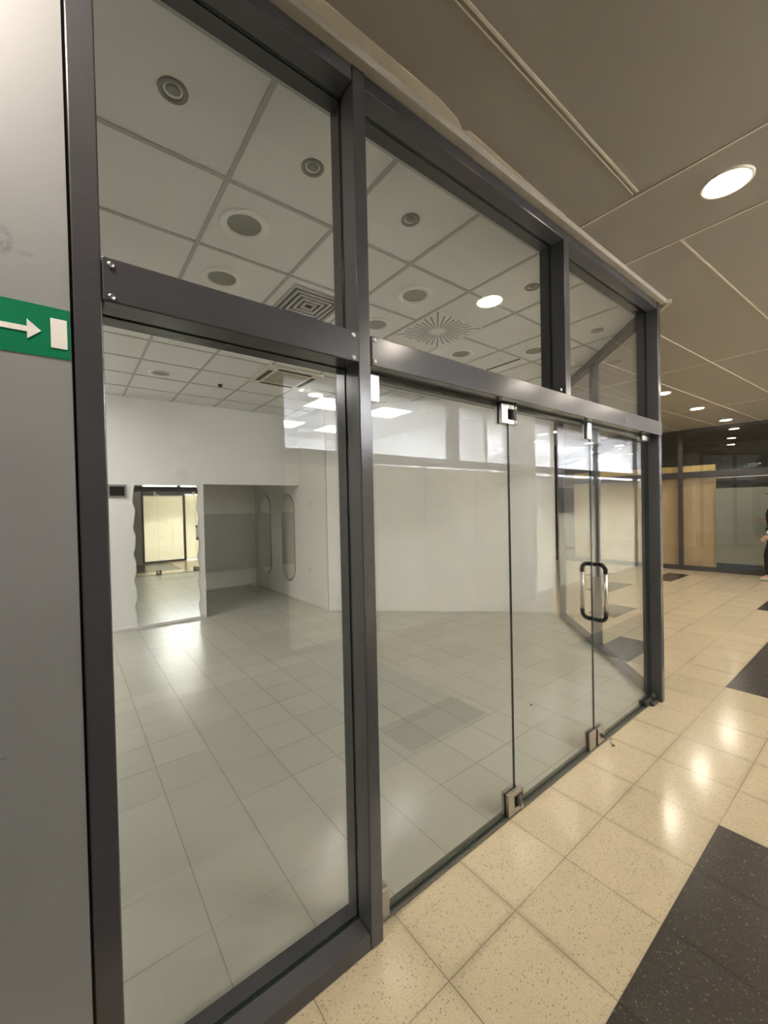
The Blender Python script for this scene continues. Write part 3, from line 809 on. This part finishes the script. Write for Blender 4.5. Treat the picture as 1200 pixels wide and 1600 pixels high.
def fill_light(x0, x1, label, mat='fill_light'):  # light troughs added out of sight to brighten the opposite rooms
    t = thing('fill_light_trough', label, 'lamp', ((x0+x1)/2, -2.05, 0))
    h = (x1-x0)/2
    bm = new_bm(); bx(bm, -h, h, .03, .05, 1.60, 2.30); bx(bm, -h, h, -.10, .03, 2.12, 2.14)
    obj('trough', bm, 'bright_white', t)
    bm = new_bm(); bx(bm, -h+.02, h-.02, .016, .028, 1.90, 2.00); obj('fill_strip', bm, mat, t)
    for q in (-h+.1, h-.1):
        bm = new_bm(); bx(bm, q-.02, q+.02, .02, .05, .003, 1.60); obj('leg', bm, 'chrome_dull', t)
fill_light(1.6, 4.7, 'unseen white trough added behind the cream film to light the opposite room')
fill_light(7.0, 13.0, 'long unseen white trough added behind the film to light the opposite store', 'fill_light_store')

# ================================================================== FAR SHOP FRONT
FR = math.atan2(.9939, -.1104)
fs_ = thing('far_storefront', 'dark framed glass shop front at the far end of the hall', 'shop front frame', (12.008, 3.44, 0), FR)
def fbox(name, mat, *b, bev=.003, **k): return box_obj(name, mat, fs_, *b, bev=bev, **k)
# local +x runs away from the camera's right towards its left, local +y faces the hall
FX0, FX1 = -4.95, 5.9
for s in (-3.0, 0.0, 3.0, 5.85): fbox('post', 'steel', s-.045, s+.045, -.09, 0, 0, ZC)
segs = [(-4.95, -3.045), (-2.955, -.045), (.045, 2.955), (3.045, 5.80)]
for a, b in segs:
    fbox('sill_rail', 'steel', a+.001, b-.001, -.088, -.002, .002, .10)
    fbox('transom_rail', 'steel', a+.001, b-.001, -.088, .004, 2.262, 2.41)
    fbox('top_rail', 'steel', a+.001, b-.001, -.088, -.002, 3.38, ZC-.001)
    for z0, z1 in ((.10, 2.262), (2.41, 3.38)):
        bm = new_bm(); fs = bx(bm, a, b, -.044, -.036, z0, z1)
        for f in fs:
            f.normal_update(); f.material_index = 0 if abs(f.normal.y) > .9 else 1
        obj('window_pane', bm, ['glass_dark', 'glass_edge'], fs_)
bm = new_bm(); bx(bm, -2.95, -.668, -.050, -.0465, .225, 1.985); obj('window_film', bm, 'film_grey', fs_, label='frosted grey film on the lower pane')
hb = thing('hoarding_board', 'tall beige board standing behind the far shop window by the dark post', 'board', (12.008, 3.44, 0), FR)
bm = new_bm(); bx(bm, -.655, 2.60, -.150, -.125, .105, 2.40); obj('board', bm, 'ply', hb)
bm = new_bm(); bx(bm, -.655, 2.60, -.152, -.123, 2.402, 2.565); obj('top_strip', bm, 'ply_edge', hb, label='yellow raw wood strip with dark holes')
bm = new_bm(); bx(bm, -.668, -.656, -.155, -.095, .105, 2.565); obj('edge_strip', bm, 'ply_edge', hb)
bm = new_bm(); bx(bm, -1.42, -.675, -.115, -.092, .1015, .222)
tag(obj('blue_plinth', bm, 'blue', None, (12.008, 3.44, 0), FR), 'dark blue strip at the foot of the far shop window under the frosted film', 'plinth')
bm = new_bm(); bx(bm, -2.95, -.68, -.075, -.055, 2.225, 2.250)
tag(obj('curtain_rail', bm, 'white_plastic', None, (12.008, 3.44, 0), FR), 'thin white rail under the transom of the far shop window', 'rail')
# dark room behind
bm = new_bm(); bx(bm, FX0, FX1, -3.6, -3.5, 0, ZC); bx(bm, FX0, FX1, -3.5, -.10, 3.40, ZC); bx(bm, FX0-.1, FX0, -3.6, -.1, 0, ZC); bx(bm, FX1, FX1+.1, -3.6, -.1, 0, ZC)
obj('wall_far_room', bm, 'dark_room', None, (12.008, 3.44, 0), FR, kind='structure')

# ================================================================== PERSON AT THE RIGHT EDGE
pr = thing('person', 'person in black with white cuffs and pale shoes walking at the right edge', 'person', (11.55, 1.635, 0), PI/2)
# local +x = walking direction (world +y), local +y = world -x (towards the camera side)
def P(*v): return v
bv = [P(0,0,1.02), P(.01,0,1.20), P(.03,0,1.38), P(.03,0,1.53), P(.045,0,1.62), P(.06,0,1.70), P(.07,0,1.80), P(.045,0,1.88),
      P(.03,.17,1.53), P(-.01,.22,1.28), P(.07,.22,1.05), P(.12,.21,.97),
      P(.03,-.17,1.53), P(-.02,-.24,1.29), P(.09,-.20,1.245), P(.135,-.185,1.255),
      P(.0,.095,.98), P(.13,.095,.56), P(.12,.095,.11), P(.23,.095,.055),
      P(.0,-.095,.98), P(-.06,-.095,.54), P(-.36,-.095,.20), P(-.30,-.095,.08)]
be = [(0,1),(1,2),(2,3),(3,4),(4,5),(5,6),(6,7),(3,8),(8,9),(9,10),(10,11),(3,12),(12,13),(13,14),(14,15),(0,16),(16,17),(17,18),(18,19),(0,20),(20,21),(21,22),(22,23)]
br = [(.13,.16),(.115,.14),(.12,.165),(.10,.14),.055,.075,.098,.075, .06,.045,.035,.032, .06,.045,.035,.032, .095,.062,.042,.035, .095,.062,.042,.035]
obj('body', skin_mesh(bv, be, br), 'skin', pr)
# fingers: palm + five chains per hand
def hand(w, d):
    v = [P(*w)]; e = []; r = [.026]
    w = Vector(w); d = Vector(d).normalized(); s = Vector((0, 1, 0)).cross(d).normalized() if abs(d.y) < .9 else Vector((0, 0, 1))
    pc = w+d*.055; v.append(tuple(pc)); e.append((0, 1)); r.append(.034)
    dn = d.cross(s)
    for k, ln in enumerate((.068, .078, .072, .058)):
        b = w+d*.085+s*(.030-.02*k); i = len(v)
        for q, bend in ((0, 0), (.45, .15), (.8, .5), (1.0, .8)):
            v.append(tuple(b+d*ln*q*.95+dn*ln*bend*.45)); r.append(.0088)
        e += [(1, i), (i, i+1), (i+1, i+2), (i+2, i+3)]
    i = len(v); b = w+d*.03+s*.036
    for q in (0, .5, 1): v.append(tuple(b+d*.05*q+s*.022*q+dn*.03*q)); r.append(.0098)
    e += [(1, i), (i, i+1), (i+1, i+2)]
    obj('hand', skin_mesh(v, e, r, 1, 1), 'skin', pr)
hand((.12, .21, .97), (.5, 0, -.8)); hand((.135, -.185, 1.255), (1, 0, .1))
# clothing
def scale_r(rs, a): return [tuple(x+a for x in q) if isinstance(q, tuple) else q+a for q in rs]
ti = [0,1,2,3,8,9,10,12,13,14]
tm = {k: i for i, k in enumerate(ti)}
obj('jacket', skin_mesh([bv[k] for k in ti], [(tm[a], tm[b]) for a, b in be if a in tm and b in tm], scale_r([br[k] for k in ti], .016)), 'cloth_black', pr)
li = [0,16,17,18,20,21,22]; lm = {k: i for i, k in enumerate(li)}
obj('trousers', skin_mesh([bv[k] for k in li], [(lm[a], lm[b]) for a, b in be if a in lm and b in lm], scale_r([br[k] for k in li], .016)), 'cloth_black', pr)
obj('cuff', skin_mesh([P(.075,-.206,1.243), P(.125,-.19,1.253)], [(0, 1)], [.042, .042]), 'cloth_white', pr)
obj('cuff', skin_mesh([P(.055,.22,1.09), P(.115,.212,.985)], [(0, 1)], [.046, .046]), 'cloth_white', pr)
for nm, pts in (('shoe', [P(.085,.095,.055), P(.16,.095,.050), P(.265,.095,.035)]), ('shoe', [P(-.375,-.095,.175), P(-.32,-.095,.10), P(-.27,-.095,.04)])):
    obj(nm, skin_mesh(pts, [(0, 1), (1, 2)], [(.052,.045), (.048,.045), (.030,.036)]), 'shoe', pr)
obj('hair', skin_mesh([P(.015,0,1.72), P(.02,0,1.82), P(.04,0,1.90), P(.105,0,1.905)], [(0,1),(1,2),(2,3)], [.07,.105,.085,.04]), 'hair', pr)
bm = new_bm()
bmesh.ops.create_cone(bm, cap_ends=True, segments=10, radius1=.016, radius2=.004, depth=.05, matrix=Matrix.Translation((.18, 0, 1.785)) @ Matrix.Rotation(PI/2, 4, 'Y'))
obj('nose', bm, 'skin', pr)
bm = new_bm()
for s in (1, -1):
    bmesh.ops.create_uvsphere(bm, u_segments=10, v_segments=6, radius=.013, matrix=Matrix.Translation((.153, s*.035, 1.815)))
obj('eye', bm, 'cloth_black', pr)
bm = new_bm()
for s in (1, -1):
    bmesh.ops.create_uvsphere(bm, u_segments=10, v_segments=6, radius=.028, matrix=Matrix.Translation((.055, s*.098, 1.80)) @ Matrix.Diagonal((.7, .4, 1.1, 1)))
obj('ear', bm, 'skin', pr)
ph = box_obj('phone', 'black', None, -.075, .075, -.035, .035, -.006, .006, bev=.004, loc=(11.735, 1.635+.262, 1.300))
ph.rotation_euler = (0, 0, PI/2); tag(ph, 'dark flat phone held out by the walking person', 'phone')

# ================================================================== CAMERA
CF, CYAW, CP, CR = 635.807, math.radians(37.9206), math.radians(-.79034), math.radians(-1.25127)
F = Vector((math.sin(CYAW)*math.cos(CP), math.cos(CYAW)*math.cos(CP), math.sin(CP)))
R0 = Vector((math.cos(CYAW), -math.sin(CYAW), 0)); U0 = R0.cross(F)
R = R0*math.cos(CR) + U0*math.sin(CR); U = U0*math.cos(CR) - R0*math.sin(CR)
cd = bpy.data.cameras.new('camera'); cam = bpy.data.objects.new('camera', cd); COL.objects.link(cam)
mw = Matrix(((R.x, U.x, -F.x, 0), (R.y, U.y, -F.y, 0), (R.z, U.z, -F.z, 1.7325), (0, 0, 0, 1)))
cam.matrix_world = mw
cd.sensor_fit = 'HORIZONTAL'; cd.sensor_width = 36; cd.lens = 36*CF/1200; cd.clip_start = .02; cd.clip_end = 100
SC.camera = cam

# ================================================================== WORLD, COLOUR
w = bpy.data.worlds.new('world'); SC.world = w; w.use_nodes = True
w.node_tree.nodes['Background'].inputs[0].default_value = (1, .9, .75, 1)
w.node_tree.nodes['Background'].inputs[1].default_value = .02
SC.view_settings.view_transform = 'Standard'; SC.view_settings.look = 'None'
SC.view_settings.gamma = 1; SC.view_settings.use_curve_mapping = False
SC.view_settings.exposure = 0.2
SC.cycles.use_denoising = True
SC.cycles.max_bounces = 10; SC.cycles.diffuse_bounces = 5; SC.cycles.glossy_bounces = 6
SC.cycles.transparent_max_bounces = 32; SC.cycles.transmission_bounces = 6
SC.cycles.sample_clamp_indirect = 0.0
SC.cycles.use_light_tree = True
